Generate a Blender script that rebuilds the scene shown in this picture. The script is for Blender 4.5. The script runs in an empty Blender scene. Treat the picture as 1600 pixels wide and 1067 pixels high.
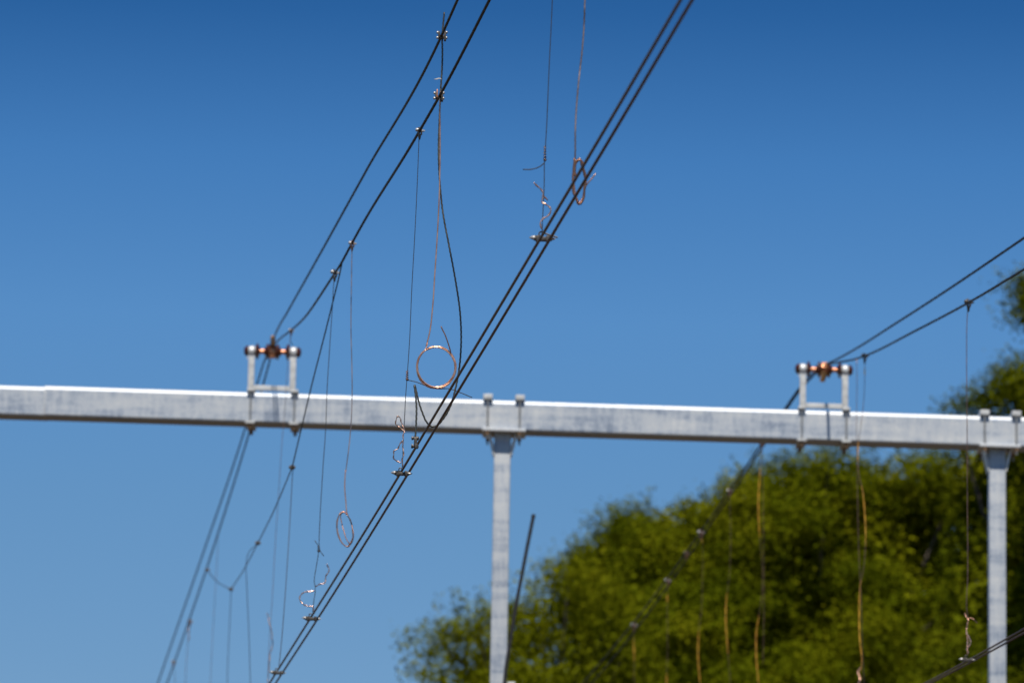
import bpy, bmesh, math, random
import numpy as np
from mathutils import Vector, Matrix

random.seed(7); rng = np.random.default_rng(11)
scene = bpy.context.scene
C = scene.collection
R = math.radians

# ------------------------------------------------------------------ camera
PITCH, ROLL, F = R(11.5), R(1.0), 8000.0          # focal length in pixels of a 1600 wide picture (180 mm)
CAM = np.array([0.0, 0.0, 1.6])
fwd = np.array([0, math.cos(PITCH), math.sin(PITCH)])
r0 = np.array([1.0, 0, 0]); u0 = np.array([0, -math.sin(PITCH), math.cos(PITCH)])
rgt = math.cos(ROLL)*r0 + math.sin(ROLL)*u0
upv = -math.sin(ROLL)*r0 + math.cos(ROLL)*u0

def ray(x, y): return fwd*F + rgt*(x-800) + upv*(533.5-y)
def P(x, y, Y):                                   # point seen at (x, y) that stands Y metres down the track
    d = ray(x, y); return CAM + d*(Y/d[1])
def PH(x, y, h):                                  # the same for a known height above the camera
    d = ray(x, y); return CAM + d*(h/d[2])

cam = bpy.data.cameras.new('camera'); co = bpy.data.objects.new('camera', cam); C.objects.link(co)
co.matrix_world = Matrix(((rgt[0], upv[0], -fwd[0], CAM[0]), (rgt[1], upv[1], -fwd[1], CAM[1]),
                          (rgt[2], upv[2], -fwd[2], CAM[2]), (0, 0, 0, 1)))
cam.sensor_width = 36; cam.lens = 180; cam.clip_start = .1; cam.clip_end = 6000
cam.dof.use_dof = True; cam.dof.focus_distance = 19.7; cam.dof.aperture_fstop = 5.0
cam.dof.aperture_blades = 9
scene.camera = co

# ------------------------------------------------------------------ materials
def nodes_of(name):
    m = bpy.data.materials.new(name); m.use_nodes = True
    n = m.node_tree.nodes; return m, n, m.node_tree.links, n['Principled BSDF']
def ramp(n, stops):
    r = n.new('ShaderNodeValToRGB'); e = r.color_ramp.elements
    e[0].position, e[0].color = stops[0][0], (*stops[0][1], 1)
    e[1].position, e[1].color = stops[-1][0], (*stops[-1][1], 1)
    for p, c in stops[1:-1]:
        k = e.new(p); k.color = (*c, 1)
    return r
def noise(n, l, scale, detail=3, vec=None, stretch=None, rough=.55):
    t = n.new('ShaderNodeTexNoise'); t.inputs['Scale'].default_value = scale
    t.inputs['Detail'].default_value = detail; t.inputs['Roughness'].default_value = rough
    tc = n.new('ShaderNodeTexCoord'); mp = n.new('ShaderNodeMapping')
    l.new(tc.outputs['Object'], mp.inputs['Vector'])
    if stretch: mp.inputs['Scale'].default_value = stretch
    l.new(mp.outputs['Vector'], t.inputs['Vector'])
    return t
def simple(name, cols, rough, metal, scale=40, rvar=.1, spec=.5, stretch=None, bump=0.0):
    m, n, l, b = nodes_of(name)
    t = noise(n, l, scale, 4, stretch=stretch)
    r = ramp(n, [(.3, cols[0]), (.7, cols[1])]); l.new(t.outputs['Fac'], r.inputs['Fac'])
    l.new(r.outputs['Color'], b.inputs['Base Color'])
    mr = n.new('ShaderNodeMapRange'); mr.inputs['To Min'].default_value = max(0.03, rough-rvar); mr.inputs['To Max'].default_value = rough+rvar
    l.new(t.outputs['Fac'], mr.inputs['Value']); l.new(mr.outputs['Result'], b.inputs['Roughness'])
    b.inputs['Metallic'].default_value = metal; b.inputs['Specular IOR Level'].default_value = spec
    if bump:
        bp = n.new('ShaderNodeBump'); bp.inputs['Strength'].default_value = bump; bp.inputs['Distance'].default_value = .002
        l.new(t.outputs['Fac'], bp.inputs['Height']); l.new(bp.outputs['Normal'], b.inputs['Normal'])
    return m

def galvanised(name='galvanised steel', k=1.0):
    m, n, l, b = nodes_of(name)
    big = noise(n, l, 6.0, 5, stretch=(.3, 1, 2.6), rough=.62)
    drip = noise(n, l, 16.0, 4, stretch=(1.6, 1, .3), rough=.65)
    fine = noise(n, l, 70.0, 3)
    mx = n.new('ShaderNodeMix'); mx.data_type = 'FLOAT'; mx.inputs[0].default_value = .4
    l.new(big.outputs['Fac'], mx.inputs[2]); l.new(drip.outputs['Fac'], mx.inputs[3])
    mx2 = n.new('ShaderNodeMix'); mx2.data_type = 'FLOAT'; mx2.inputs[0].default_value = .22
    l.new(mx.outputs[0], mx2.inputs[2]); l.new(fine.outputs['Fac'], mx2.inputs[3])
    r = ramp(n, [(q, tuple(k*a for a in c)) for q, c in [(.34, (.20, .235, .295)), (.43, (.36, .395, .445)), (.50, (.49, .51, .53)), (.58, (.56, .565, .56)), (.68, (.69, .675, .64))]])
    l.new(mx2.outputs[0], r.inputs['Fac']); l.new(r.outputs['Color'], b.inputs['Base Color'])
    mr = n.new('ShaderNodeMapRange'); mr.inputs['From Min'].default_value = .3; mr.inputs['From Max'].default_value = .7
    mr.inputs['To Min'].default_value = .42; mr.inputs['To Max'].default_value = .62
    l.new(mx2.outputs[0], mr.inputs['Value']); l.new(mr.outputs['Result'], b.inputs['Roughness'])
    b.inputs['Metallic'].default_value = .3
    return m

M = {}
M['galv'] = galvanised(); M['galv_post'] = galvanised('darker galvanised post', .80)  # posts use the same steel colours, scaled darker
M['white_galv'] = simple('pale galvanised fitting', ((.44, .43, .41), (.64, .63, .6)), .5, .1, 30)
M['rod_steel'] = simple('dull steel rod', ((.2, .195, .18), (.32, .31, .29)), .5, .5, 60)
M['cast'] = simple('dark cast bronze', ((.05, .043, .036), (.12, .105, .09)), .5, .5, 90)
M['bolt'] = simple('bright bolt steel', ((.34, .33, .315), (.54, .52, .5)), .45, .6, 120)
M['cap'] = simple('pale zinc cap', ((.6, .59, .57), (.74, .73, .7)), .38, .25, 50)
M['rust'] = simple('rusty plate', ((.14, .075, .035), (.26, .16, .085)), .8, .0, 60)
M['wire'] = simple('black weathered strand', ((.008, .007, .006), (.02, .017, .014)), .6, .0, 60)
M['thin'] = simple('dark thin wire', ((.02, .02, .023), (.045, .042, .042)), .55, .2, 30)
M['jumper'] = simple('grey green stranded cable', ((.035, .034, .028), (.13, .128, .105)), .45, .4, 25)
M['contact'] = simple('brown contact wire', ((.085, .046, .025), (.165, .095, .052)), .5, .12, 20)
M['copper'] = simple('bright copper strand', ((.62, .27, .15), (.93, .55, .38)), .36, .85, 22, stretch=(1, 1, 1))
M['glint_copper'] = simple('copper strand with painted glints', ((.10, .06, .05), (.95, .58, .42)), .30, .85, 9, stretch=(1, 1, 1))  # noise patches put the sun glints of twisting copper into its colour
M['dark_copper'] = simple('dark copper strand', ((.09, .055, .045), (.4, .2, .12)), .4, .75, 14)
M['gold_flash'] = simple('sunlit golden copper strand', ((.75, .30, .025), (.99, .50, .05)), .42, .45, 6, stretch=(1, 1, .8))  # colour stands in for stretches of copper flashing in the sun
M['copper_tube'] = simple('copper tube', ((.5, .19, .09), (.75, .36, .2)), .4, .7, 40)
M['ceramic'] = simple('brown glazed insulator', ((.05, .012, .006), (.085, .022, .011)), .22, 0, 20)
M['brass'] = simple('weathered brass clamp', ((.2, .09, .03), (.5, .28, .11)), .45, .6, 70)
M['scrap'] = simple('pale scrap', ((.4, .38, .34), (.6, .57, .52)), .7, 0, 60)

def leaf_mat(name, a, b_, c):
    m, n, l, b = nodes_of(name)
    g = n.new('ShaderNodeNewGeometry')
    t = noise(n, l, .9, 3)
    add = n.new('ShaderNodeMath'); add.operation = 'MULTIPLY_ADD'; add.inputs[1].default_value = .2; 
    l.new(g.outputs['Random Per Island'], add.inputs[0]); 
    sc = n.new('ShaderNodeMath'); sc.operation = 'MULTIPLY'; sc.inputs[1].default_value = .85
    l.new(t.outputs['Fac'], sc.inputs[0]); l.new(sc.outputs[0], add.inputs[2])
    r = ramp(n, [(.2, a), (.5, b_), (.8, c)]); l.new(add.outputs[0], r.inputs['Fac'])
    l.new(r.outputs['Color'], b.inputs['Base Color'])
    b.inputs['Roughness'].default_value = .7; b.inputs['Specular IOR Level'].default_value = .02
    tr = n.new('ShaderNodeBsdfTranslucent'); l.new(r.outputs['Color'], tr.inputs['Color'])
    mx = n.new('ShaderNodeMixShader'); mx.inputs[0].default_value = .18
    l.new(b.outputs[0], mx.inputs[1]); l.new(tr.outputs[0], mx.inputs[2])
    l.new(mx.outputs[0], n['Material Output'].inputs['Surface'])
    return m
M['leaf1'] = leaf_mat('yellow green leaves', (.065, .082, .002), (.135, .15, .003), (.22, .21, .006))
M['leaf2'] = leaf_mat('green leaves', (.03, .045, .001), (.10, .118, .002), (.24, .23, .006))
M['leaf3'] = leaf_mat('green leaves darkened for shade', (.028, .042, .001), (.08, .096, .002), (.20, .20, .005))  # darker than the other leaves: shade put into the colour
M['bark'] = simple('grey brown bark', ((.06, .045, .03), (.14, .11, .08)), .9, 0, 14, stretch=(1, 1, .3), bump=.6)
M['ground'] = simple('dry gravel ground', ((.04, .026, .012), (.065, .043, .022)), .95, 0, .6)

# ------------------------------------------------------------------ mesh helpers
class G:
    def __init__(s): s.v = []; s.f = []; s.n = 0
    def add(s, v, f):
        v = np.asarray(v, float); s.v.append(v)
        s.f += [tuple(int(i)+s.n for i in q) for q in f]; s.n += len(v); return s
    def bm(s, b):
        b.verts.index_update(); bmesh.ops.recalc_face_normals(b, faces=b.faces[:])
        s.add([v.co[:] for v in b.verts], [[v.index for v in f.verts] for f in b.faces]); b.free(); return s
    def box(s, c, size, bevel=.002, ax=None, taper=None):
        b = bmesh.new(); bmesh.ops.create_cube(b, size=1)
        for v in b.verts:
            k = 1.0 if (taper is None or v.co.z > 0) else taper
            v.co = Vector((v.co.x*size[0]*k, v.co.y*size[1], v.co.z*size[2]))
        if bevel: bmesh.ops.bevel(b, geom=b.edges[:], offset=bevel, segments=2, affect='EDGES', profile=.6)
        m = ax if ax is not None else np.eye(3)
        for v in b.verts: v.co = Vector(m @ np.array(v.co) + np.asarray(c))
        return s.bm(b)
    def prism(s, outline, d0, d1):                # outline: points in a plane; swept from d0 to d1 (vectors)
        n = len(outline); o = np.asarray(outline)
        b = bmesh.new(); A = [b.verts.new(p+d0) for p in o]; B = [b.verts.new(p+d1) for p in o]
        b.faces.new(A); b.faces.new(B[::-1])
        for i in range(n): b.faces.new((A[i], B[i], B[(i+1) % n], A[(i+1) % n]))
        return s.bm(b)
    def tube(s, pts, r, n=8, strands=0, amp=.18, pitch=.05, ellipse=0.0, closed=False, rends=None):
        p = np.asarray(pts, float); N = len(p)
        t = np.gradient(p, axis=0); t /= np.linalg.norm(t, axis=1)[:, None]+1e-12
        a = np.array([0, 1.0, 0]) if abs(t[0][1]) < .8 else np.array([1.0, 0, 0])
        u = a - t[0]*a.dot(t[0]); u /= np.linalg.norm(u)
        L = np.concatenate([[0], np.cumsum(np.linalg.norm(np.diff(p, axis=0), axis=1))])
        th = np.arange(n)*2*math.pi/n; V = []
        rr = np.full(N, r) if rends is None else np.interp(np.linspace(0, 1, N), np.linspace(0, 1, len(rends)), rends)
        for i in range(N):
            u = u - t[i]*u.dot(t[i]); u /= np.linalg.norm(u)+1e-12; w = np.cross(t[i], u)
            rad = np.full(n, rr[i])
            if strands: rad = rad*(1+amp*np.cos(strands*(th-2*math.pi*L[i]/pitch)))
            if ellipse: rad = rad*(1+ellipse*np.cos(2*(th-2*math.pi*L[i]/pitch)))
            V.append(p[i] + np.outer(np.cos(th)*rad, u) + np.outer(np.sin(th)*rad, w))
        F_ = []
        for i in range(N-1):
            for k in range(n):
                k2 = (k+1) % n; F_.append((i*n+k, i*n+k2, (i+1)*n+k2, (i+1)*n+k))
        F_.append(tuple(range(n-1, -1, -1))); F_.append(tuple((N-1)*n+k for k in range(n)))
        return s.add(np.concatenate(V), F_)
    def lathe(s, c, axis, prof, n=20):            # prof: (offset along axis, radius)
        axis = np.asarray(axis, float); axis /= np.linalg.norm(axis); c = np.asarray(c)
        a = np.array([0, 0, 1.0]) if abs(axis[2]) < .8 else np.array([1.0, 0, 0])
        u = a-axis*a.dot(axis); u /= np.linalg.norm(u); w = np.cross(axis, u)
        th = np.arange(n)*2*math.pi/n; V = []; F_ = []
        for o, r in prof:
            V.append(c+axis*o+np.outer(np.cos(th)*max(r, 1e-5), u)+np.outer(np.sin(th)*max(r, 1e-5), w))
        for i in range(len(prof)-1):
            for k in range(n):
                k2 = (k+1) % n; F_.append((i*n+k, i*n+k2, (i+1)*n+k2, (i+1)*n+k))
        F_.append(tuple(range(n-1, -1, -1))); F_.append(tuple((len(prof)-1)*n+k for k in range(n)))
        return s.add(np.concatenate(V), F_)
    def ball(s, c, r, n=12):
        pr = [(-r*math.cos(a), r*math.sin(a)) for a in np.linspace(0, math.pi, 8)]
        return s.lathe(c, (0, 0, 1), pr, n)
    def build(s, name, mat, parent=None, smooth=40, origin=None):
        v = np.concatenate(s.v)
        o0 = np.array(parent['_o']) if parent is not None else (v[0] if origin is None else np.asarray(origin))
        me = bpy.data.meshes.new(name); me.from_pydata((v-o0).tolist(), [], s.f); me.update()
        ob = bpy.data.objects.new(name, me); C.objects.link(ob); me.materials.append(mat)
        me.shade_smooth()
        if smooth and smooth < 180: me.set_sharp_from_angle(angle=R(smooth))
        if parent is not None: ob.parent = parent
        else: ob.location = o0
        ob['_o'] = o0.tolist()
        ALL.append(ob); return ob
ALL = []
def tag(o, label, cat, group=None, kind=None):
    if label: o['label'] = label
    if cat: o['category'] = cat
    if group: o['group'] = group
    if kind: o['kind'] = kind
    return o
def thing(name, label, cat, loc, group=None):
    o = bpy.data.objects.new(name, None); C.objects.link(o); o.location = loc; o.empty_display_size = .1
    o['_o'] = [float(a) for a in loc]; ALL.append(o)
    return tag(o, label, cat, group)

def spline(pts, step=.03):                        # Catmull-Rom through 3D points, centripetal enough for wires
    p = np.asarray(pts, float)
    p = np.vstack([2*p[0]-p[1], p, 2*p[-1]-p[-2]]); out = []
    for i in range(1, len(p)-2):
        L = np.linalg.norm(p[i+1]-p[i]); k = max(2, min(160, int(L/step)))
        t = np.linspace(0, 1, k, endpoint=False)[:, None]
        a, b, c, d = p[i-1], p[i], p[i+1], p[i+2]
        l0, l1, l2 = [max(1e-6, np.linalg.norm(q)) for q in (b-a, c-b, d-c)]
        m1 = (c-b) + l1*((b-a)/l0-(c-a)/(l0+l1)); m2 = (c-b)+l1*((d-c)/l2-(d-b)/(l1+l2))
        out.append((2*t**3-3*t**2+1)*b+(t**3-2*t**2+t)*m1+(-2*t**3+3*t**2)*c+(t**3-t**2)*m2)
    out.append(p[-2][None]); return np.concatenate(out)
def px(lst, Y): return [P(q[0], q[1], q[2] if len(q) > 2 else Y) for q in lst]
def zc(lst, ox, oy, s): return [(ox+a/s, oy+b/s) for a, b in lst]

# ------------------------------------------------------------------ sky, sun, ground
SUN_EL, SUN_AZ = R(60), R(-2)
SKYK, SKYS = 2.0, 1.0
w = bpy.data.worlds.new('World'); scene.world = w; w.use_nodes = True
wn, wl = w.node_tree.nodes, w.node_tree.links
sky = wn.new('ShaderNodeTexSky'); sky.sky_type = 'NISHITA'; sky.sun_disc = False
sky.sun_elevation = SUN_EL; sky.sun_rotation = math.pi
sky.altitude = 300; sky.air_density = 1.0; sky.dust_density = .3; sky.ozone_density = 3.0
tcw = wn.new('ShaderNodeTexCoord'); mpw = wn.new('ShaderNodeMapping'); mpw.vector_type = 'NORMAL'   # deep clear sky: blue deepens quickly above the horizon
mpw.vector_type = 'POINT'; mpw.inputs['Scale'].default_value = (1, 1, SKYK); wl.new(tcw.outputs['Generated'], mpw.inputs['Vector'])
nrm = wn.new('ShaderNodeVectorMath'); nrm.operation = 'NORMALIZE'; wl.new(mpw.outputs['Vector'], nrm.inputs[0]); wl.new(nrm.outputs['Vector'], sky.inputs['Vector'])
hs = wn.new('ShaderNodeHueSaturation'); hs.inputs['Saturation'].default_value = SKYS; hs.inputs['Hue'].default_value = .5; wl.new(sky.outputs['Color'], hs.inputs['Color'])
# the clear polarised blue of the day: how the real sky's colour deepens with height above the horizon
sxw = wn.new('ShaderNodeSeparateXYZ'); nr2 = wn.new('ShaderNodeVectorMath'); nr2.operation = 'NORMALIZE'
wl.new(tcw.outputs['Generated'], nr2.inputs[0]); wl.new(nr2.outputs['Vector'], sxw.inputs[0])
dep = ramp(wn, [(p, tuple(k*.90 for k in c)) for p, c in [(0.0, (1, 1.0, .98)), (.130, (.84, 1.02, 1.03)), (.169, (.79, 1.10, 1.17)), (.2035, (.72, 1.17, 1.36)), (.2337, (.48, .99, 1.30)), (.264, (.20, .62, 0.97)), (.33, (.15, .46, .76)), (1.0, (.26, .46, .62))]])
wl.new(sxw.outputs['Z'], dep.inputs['Fac'])
vm = wn.new('ShaderNodeVectorMath'); vm.operation = 'MULTIPLY'; wl.new(hs.outputs['Color'], vm.inputs[0]); wl.new(dep.outputs['Color'], vm.inputs[1])
wl.new(vm.outputs['Vector'], wn['Background'].inputs['Color']); wn['Background'].inputs['Strength'].default_value = .12
sl = bpy.data.lights.new('sun', 'SUN'); sl.energy = 4.9; sl.angle = R(.53); sl.color = (1, .955, .88)
so = bpy.data.objects.new('sun', sl); C.objects.link(so)
sdir = Vector((math.sin(SUN_AZ)*math.cos(SUN_EL), -math.cos(SUN_AZ)*math.cos(SUN_EL), math.sin(SUN_EL)))
so.rotation_euler = sdir.to_track_quat('Z', 'Y').to_euler(); so.location = (0, -10, 40)

g = G(); g.add([(-3000, -500, 0), (3000, -500, 0), (3000, 5000, 0), (-3000, 5000, 0)], [(0, 1, 2, 3)])
tag(g.build('ground', M['ground'], origin=(0, 0, 0)), 'dry gravel ground under the railway wires', None, kind='structure')

# ------------------------------------------------------------------ the gantry
YB = 34.0; BD = .212; BH = .207; U = 1/230.6      # front face distance, depth and height of the beam; metres per pixel there
def topy(x): return 600.2+.0321*x
def rrect(c, d, h, r, seg=2):
    pts = []; rt, rb = r, r*.4
    for cx, cz, a0, r in ((d/2-rt, h/2-rt, 0, rt), (-d/2+rt, h/2-rt, 90, rt), (-d/2+rb, -h/2+rb, 180, rb), (d/2-rb, -h/2+rb, 270, rb)):
        for k in range(seg+1):
            a = R(a0+90*k/seg); pts.append((cx+r*math.cos(a), cz+r*math.sin(a)))
    return [np.array([0, a, b])+c for a, b in pts]
def beam_at(x, drop=0):                            # centre of the section at picture column x
    p = P(x, topy(x)+drop, YB+.02); return np.array([p[0], YB+BD/2, p[2]-BH/2])
gt = thing('gantry', 'long pale galvanised square steel beam on two slim posts across the sky', 'gantry', (P(785, 700, YB)[0], YB+BD/2, 0))
def section(x0, x1, r, grow, drop, name):
    a, b = beam_at(x0, drop), beam_at(x1, drop); gg = G()
    A = rrect(np.zeros(3), BD+grow, BH+grow, r)
    gg.prism([q+a for q in A], np.zeros(3), b-a); return gg.build(name, M['galv'], gt, smooth=20)
section(72, 1900, .027, 0, 0, 'beam')
b2 = section(-400, 71, .027, -.004, 1.0, 'beam')
sm = G(); a, b = beam_at(70.6), beam_at(72); sm.prism([q+a for q in rrect(np.zeros(3), BD+.006, BH+.006, .03)], np.zeros(3), b-a)
sm.build('weld_seam', M['white_galv'], gt)

def post(xc, ytop, capx, pl, side):
    """a square tube post with its head plate, gussets and the clamp that holds the beam"""
    top = P(xc, ytop, YB+.05); X = top[0]; ztop = top[2]; w_ = .113
    Yc = YB+BD/2
    pg = G().box((X, Yc, ztop/2), (w_, w_, ztop), .010); po = pg.build('post', M['galv_post'], gt)
    l, r_ = P(pl[0], pl[2], YB-.03), P(pl[1], pl[2]+2, YB-.03); wd = r_[0]-l[0]
    zt = min(beam_at(pl[0])[2], beam_at(pl[1])[2])-BH/2
    tilt = math.atan2(beam_at(pl[1])[2]-beam_at(pl[0])[2], wd)
    ax = np.array([[math.cos(tilt), 0, -math.sin(tilt)], [0, 1, 0], [math.sin(tilt), 0, math.cos(tilt)]])
    zc_ = (beam_at(pl[0])[2]+beam_at(pl[1])[2])/2-BH/2
    cx = (l[0]+r_[0])/2
    G().box((cx, Yc, zc_-.002), (wd, BD+.066, .020), .003, ax).build('head_plate', M['cap'], po)
    for s in (-1, 1):                             # flaring side gussets
        o = [np.array([X+s*(w_/2), 0, ztop-.16]), np.array([X+s*(w_/2+.006), 0, ztop-.16]), np.array([X+s*(w_/2+.042), 0, zc_-.014]), np.array([X+s*(w_/2+.028), 0, zc_-.014]), np.array([X+s*(w_/2), 0, ztop-.1])]
        G().prism(o, np.array([0, Yc-.062, 0]), np.array([0, Yc+.062, 0])).build('gusset', M['white_galv'], po)
    G().box((X, Yc, .02), (.3, .3, .03), .004).build('base_plate', M['white_galv'], po)
    for xq in capx:
        zt2 = beam_at(xq)[2]+BH/2
        Xq = P(xq, topy(xq), YB)[0]
        cb = G().box((Xq, Yc, zt2+.016), (.064, BD+.056, .036), .006).build('clamp_bar', M['white_galv'], gt)
        for Yq in (YB-.017, YB+BD+.017):
            bo = G().tube([(Xq, Yq, zc_-.062), (Xq, Yq, zt2+.03)], .0065, 8).build('clamp_bolt', M['rod_steel'], gt)
            G().lathe((Xq, Yq, zc_-.036), (0, 0, 1), [(0, .013), (.022, .013)], 6).build('nut', M['rust'], bo)
    return po
pA = post(785.5, 674, (762.5, 812.5), (753.5, 822), 668, -1)  if False else post(785.5, 674, (762.5, 812.5), (753.5, 821.5, 669), -1)
pB = post(1558.6, 700, (1538.5, 1588), (1531, 1595, 694), 1)
q = P(799, 1075.5, YB+.03)
G().box(q, (.05, .05, .09), .006).build('bracket_block', M['white_galv'], pA)

# ------------------------------------------------------------------ insulator brackets
def bracket(xl, xr, yax, label, up):
    """two uprights on a crossbar carrying a pin with two brown insulators and a grooved pulley in the middle"""
    Yc = YB+.085
    xm = (xl+xr)/2
    k = .0321
    base = P(xm, topy(xm), Yc)
    t = thing('insulator_bracket', label, 'insulator bracket', base, 'insulator brackets on the beam')
    L_, R_ = P(xl, yax, Yc), P(xr, yax+k*(xr-xl), Yc); A = (R_-L_)/np.linalg.norm(R_-L_); mid = (L_+R_)/2
    for q in (L_, R_):
        zb = beam_at(xm)[2]+BH/2
        zb = q[2]-(yax and 1)*((topy(xl)-yax)*U)+.004
        G().box((q[0], Yc, (q[2]+zb)/2-.002), (.042, .04, q[2]-zb), .005).build('upright', M['white_galv'], t)
        G().lathe(q, A, [(-.0235, .016), (-.0225, .029), (-.014, .0355), (0, .037), (.014, .0355), (.0225, .029), (.0235, .016)], 24).build('eye_cap', M['cap'], t)
    a, b = L_.copy(), R_.copy(); zo = -((topy(xl)-yax)*U)+.026
    G().box(((a+b)/2+np.array([0, 0, zo])), (np.linalg.norm(b-a)-.043, .036, .033), .004,
            np.array([[A[0], 0, -A[2]], [0, 1, 0], [A[2], 0, A[0]]])).build('crossbar', M['white_galv'], t)
    G().lathe(mid, A, [(-.115, .0165), (.115, .0165)], 16).build('pin_tube', M['copper_tube'], t)
    for q, s in ((L_, 1), (R_, -1)):              # glazed insulators: dome outside, flange inside
        G().lathe(q, A*s, [(-.054, .004), (-.052, .017), (-.045, .029), (-.034, .036), (-.0245, .038), (-.024, .004)], 24).build('end_dome', M['ceramic'], t)
        G().lathe(q, A*s, [(.0245, .012), (.025, .038), (.031, .050), (.038, .055), (.044, .053), (.047, .038), (.056, .026), (.057, .014)], 24).build('insulator', M['ceramic'], t)
    for s in (-1, 1):
        G().lathe(mid, A*s, [(.018, .014), (.0185, .030), (.024, .045), (.032, .055), (.040, .054), (.044, .040), (.050, .030), (.057, .025), (.0575, .014)], 24).build('pulley_flange', M['ceramic'], t)
    G().lathe(mid, A, [(-.0185, .050), (-.01, .046), (.01, .046), (.0185, .050)], 20).build('pulley_hub', M['copper_tube'], t)
    if up:                                        # cable clamp standing on the pulley
        cg = G(); c0 = mid+np.array([.002, -.054, .046])
        for i in range(4): cg.lathe(c0+np.array([.002*(i % 2), -.004, .014*i-.006]), (.2, -.1, 1), [(-.005, .012), (-.004, .019), (.004, .019), (.005, .012)], 12)
        cg.box(c0+np.array([0, 0, .02]), (.028, .02, .07), .006)
        cg.build('cable_clamp', M['brass'], t)
    else:                                         # cable clamp hanging below the pulley
        cg = G(); c0 = mid+np.array([-.004, -.058, -.055])
        for i in range(5): cg.lathe(c0+np.array([-.004*i+.004, 0, -.014*i+.022]), (.2, -.1, 1), [(-.006, .012), (-.004, .0255-.002*i), (.004, .0255-.002*i), (.006, .012)], 14)
        cg.box(c0, (.026, .02, .06), .006)
        cg.build('cable_clamp', M['brass'], t)
        G().box(mid+np.array([.001, -.050, .022]), (.042, .014, .05), .006, np.array([[1, 0, 0], [0, .82, -.57], [0, .57, .82]]).T).build('copper_saddle', M['copper_tube'], t)
    for xq, q in ((xl-1.5, L_), (xr+2, R_)):      # feet clamped round the beam
        zt = beam_at(xq)[2]+BH/2; zb = zt-BH
        G().box((P(xq, topy(xq), YB)[0], YB+BD/2, zt+.010), (.05, BD+.056, .02), .004).build('foot', M['white_galv'], t)
        X = P(xq, topy(xq), YB)[0]
        for Yq in (YB-.016, YB+BD+.016):
            bo = G().tube([(X, Yq, zb-.05), (X, Yq, zt+.016)], .0058, 8).build('clamp_bolt', M['rod_steel'], t)
            G().lathe((X, Yq, zb-.048), (0, 0, 1), [(0, .008), (.012, .012), (.03, .014)], 6).build('nut', M['rust'], bo)
        G().box((X, YB+BD/2, zb-.008), (.062, BD+.075, .016), .003).build('clamp_plate', M['white_galv'], t)
        p0 = q+np.array([-.024, -.022, -.05])     # split pin ring beside each upright
        G().tube([p0+np.array([-.006*math.cos(a)-.004, 0, .010*math.sin(a)]) for a in np.linspace(0, 2*math.pi, 13)], .0016, 5).build('split_pin', M['white_galv'], t)
    return t
bracket(393.5, 458.5, 548.5, 'brown insulator bracket on the beam whose brass cable clamp stands up above its pulley', True)
bracket(1254.5, 1320.5, 576.5, 'brown insulator bracket on the beam whose brass cable clamp hangs down below its pulley', False)

# ------------------------------------------------------------------ overhead wires
HC = 3.65
def run(name, pts, r, mat, label, cat, group=None, strands=0, pitch=.2, step=.06, n=8):
    gg = G().tube(spline(pts, step), r, n if not strands else max(n, strands*4), strands, .16, pitch)
    return tag(gg.build(name, mat, smooth=180), label, cat, group)
def ext(p, q, k): return list(np.array(p)+(np.array(p)-np.array(q))*k)
Lup = px([(715, 0, 19.25), (690, 56, 19.85), (575, 262, 23.65), (500, 397, 27.2), (450, 486, 30.6), (428.5, 526, 33.6), (422, 541, 34.12), (412, 567, 34.7), (382, 672, 36.3), (318.6, 860, 39.5), (246.5, 1067, 43.5), (215, 1160, 45.3)], 0)
Llo = px([(765, 0, 18.35), (687, 150, 19.85), (655.5, 205, 20.5), (550, 380, 23.6), (534, 410, 24.0), (523, 427, 24.5), (455, 516, 31.5), (435, 532, 33.5), (427, 541, 34.12), (420.5, 567, 34.7), (390.5, 672, 36.3), (332, 860, 39.5), (261, 1067, 43.5), (228, 1160, 45.3)], 0)
Lup = [P(2050, -2900, 8.3)] + [P(900, -420, 15.8)] + Lup
Llo = [P(2100, -2900, 8)] + [P(990, -470, 15.0)] + Llo
run('messenger_wire', Lup, .0051, M['wire'], 'upper black messenger wire running from top centre to the left insulator bracket', 'overhead wire', 'messenger wires', 6, .11, .03)
run('messenger_wire', Llo, .0053, M['wire'], 'lower black messenger wire carrying the droppers and the copper ring, left insulator bracket', 'overhead wire', 'messenger wires', 6, .11, .03)
cl = [(1063.6, 0), (946.5, 200), (863.6, 340), (828, 400), (684.5, 640), (613, 760), (480.8, 972), (421, 1067), (385, 1125)]
cr = [(1081.8, 0), (963.4, 200), (879.2, 340), (843.5, 400), (698.4, 640), (625.2, 760), (492.6, 972), (430.5, 1067), (394, 1125)]
def contact(lst):
    p = [PH(x, y, HC) for x, y in lst]
    return [p[0]+(p[0]-p[1])*6] + p + [p[-1]+(p[-1]-p[-2])*3]
run('contact_wire', contact(cl), .0049, M['contact'], 'left wire of the close brown contact pair crossing before the beam', 'contact wire', 'contact wires', n=12)
run('contact_wire', contact(cr), .0049, M['contact'], 'right wire of the close brown contact pair crossing before the beam', 'contact wire', 'contact wires', n=12)
Rup = px([(1800, 236, 21.5), (1600, 372, 24.0), (1500, 440, 26.2), (1400, 505, 29.2), (1310, 560, 33.2), (1285, 573, 34.1), (1268, 585, 34.5), (1247, 609, 34.9), (1228, 636, 35.3), (1189, 694, 36.0), (1140, 766, 37.3), (1094, 832, 38.4), (1041, 906, 39.7), (988, 975, 41), (915, 1062, 42.8), (860, 1125, 44)], 0)
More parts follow.
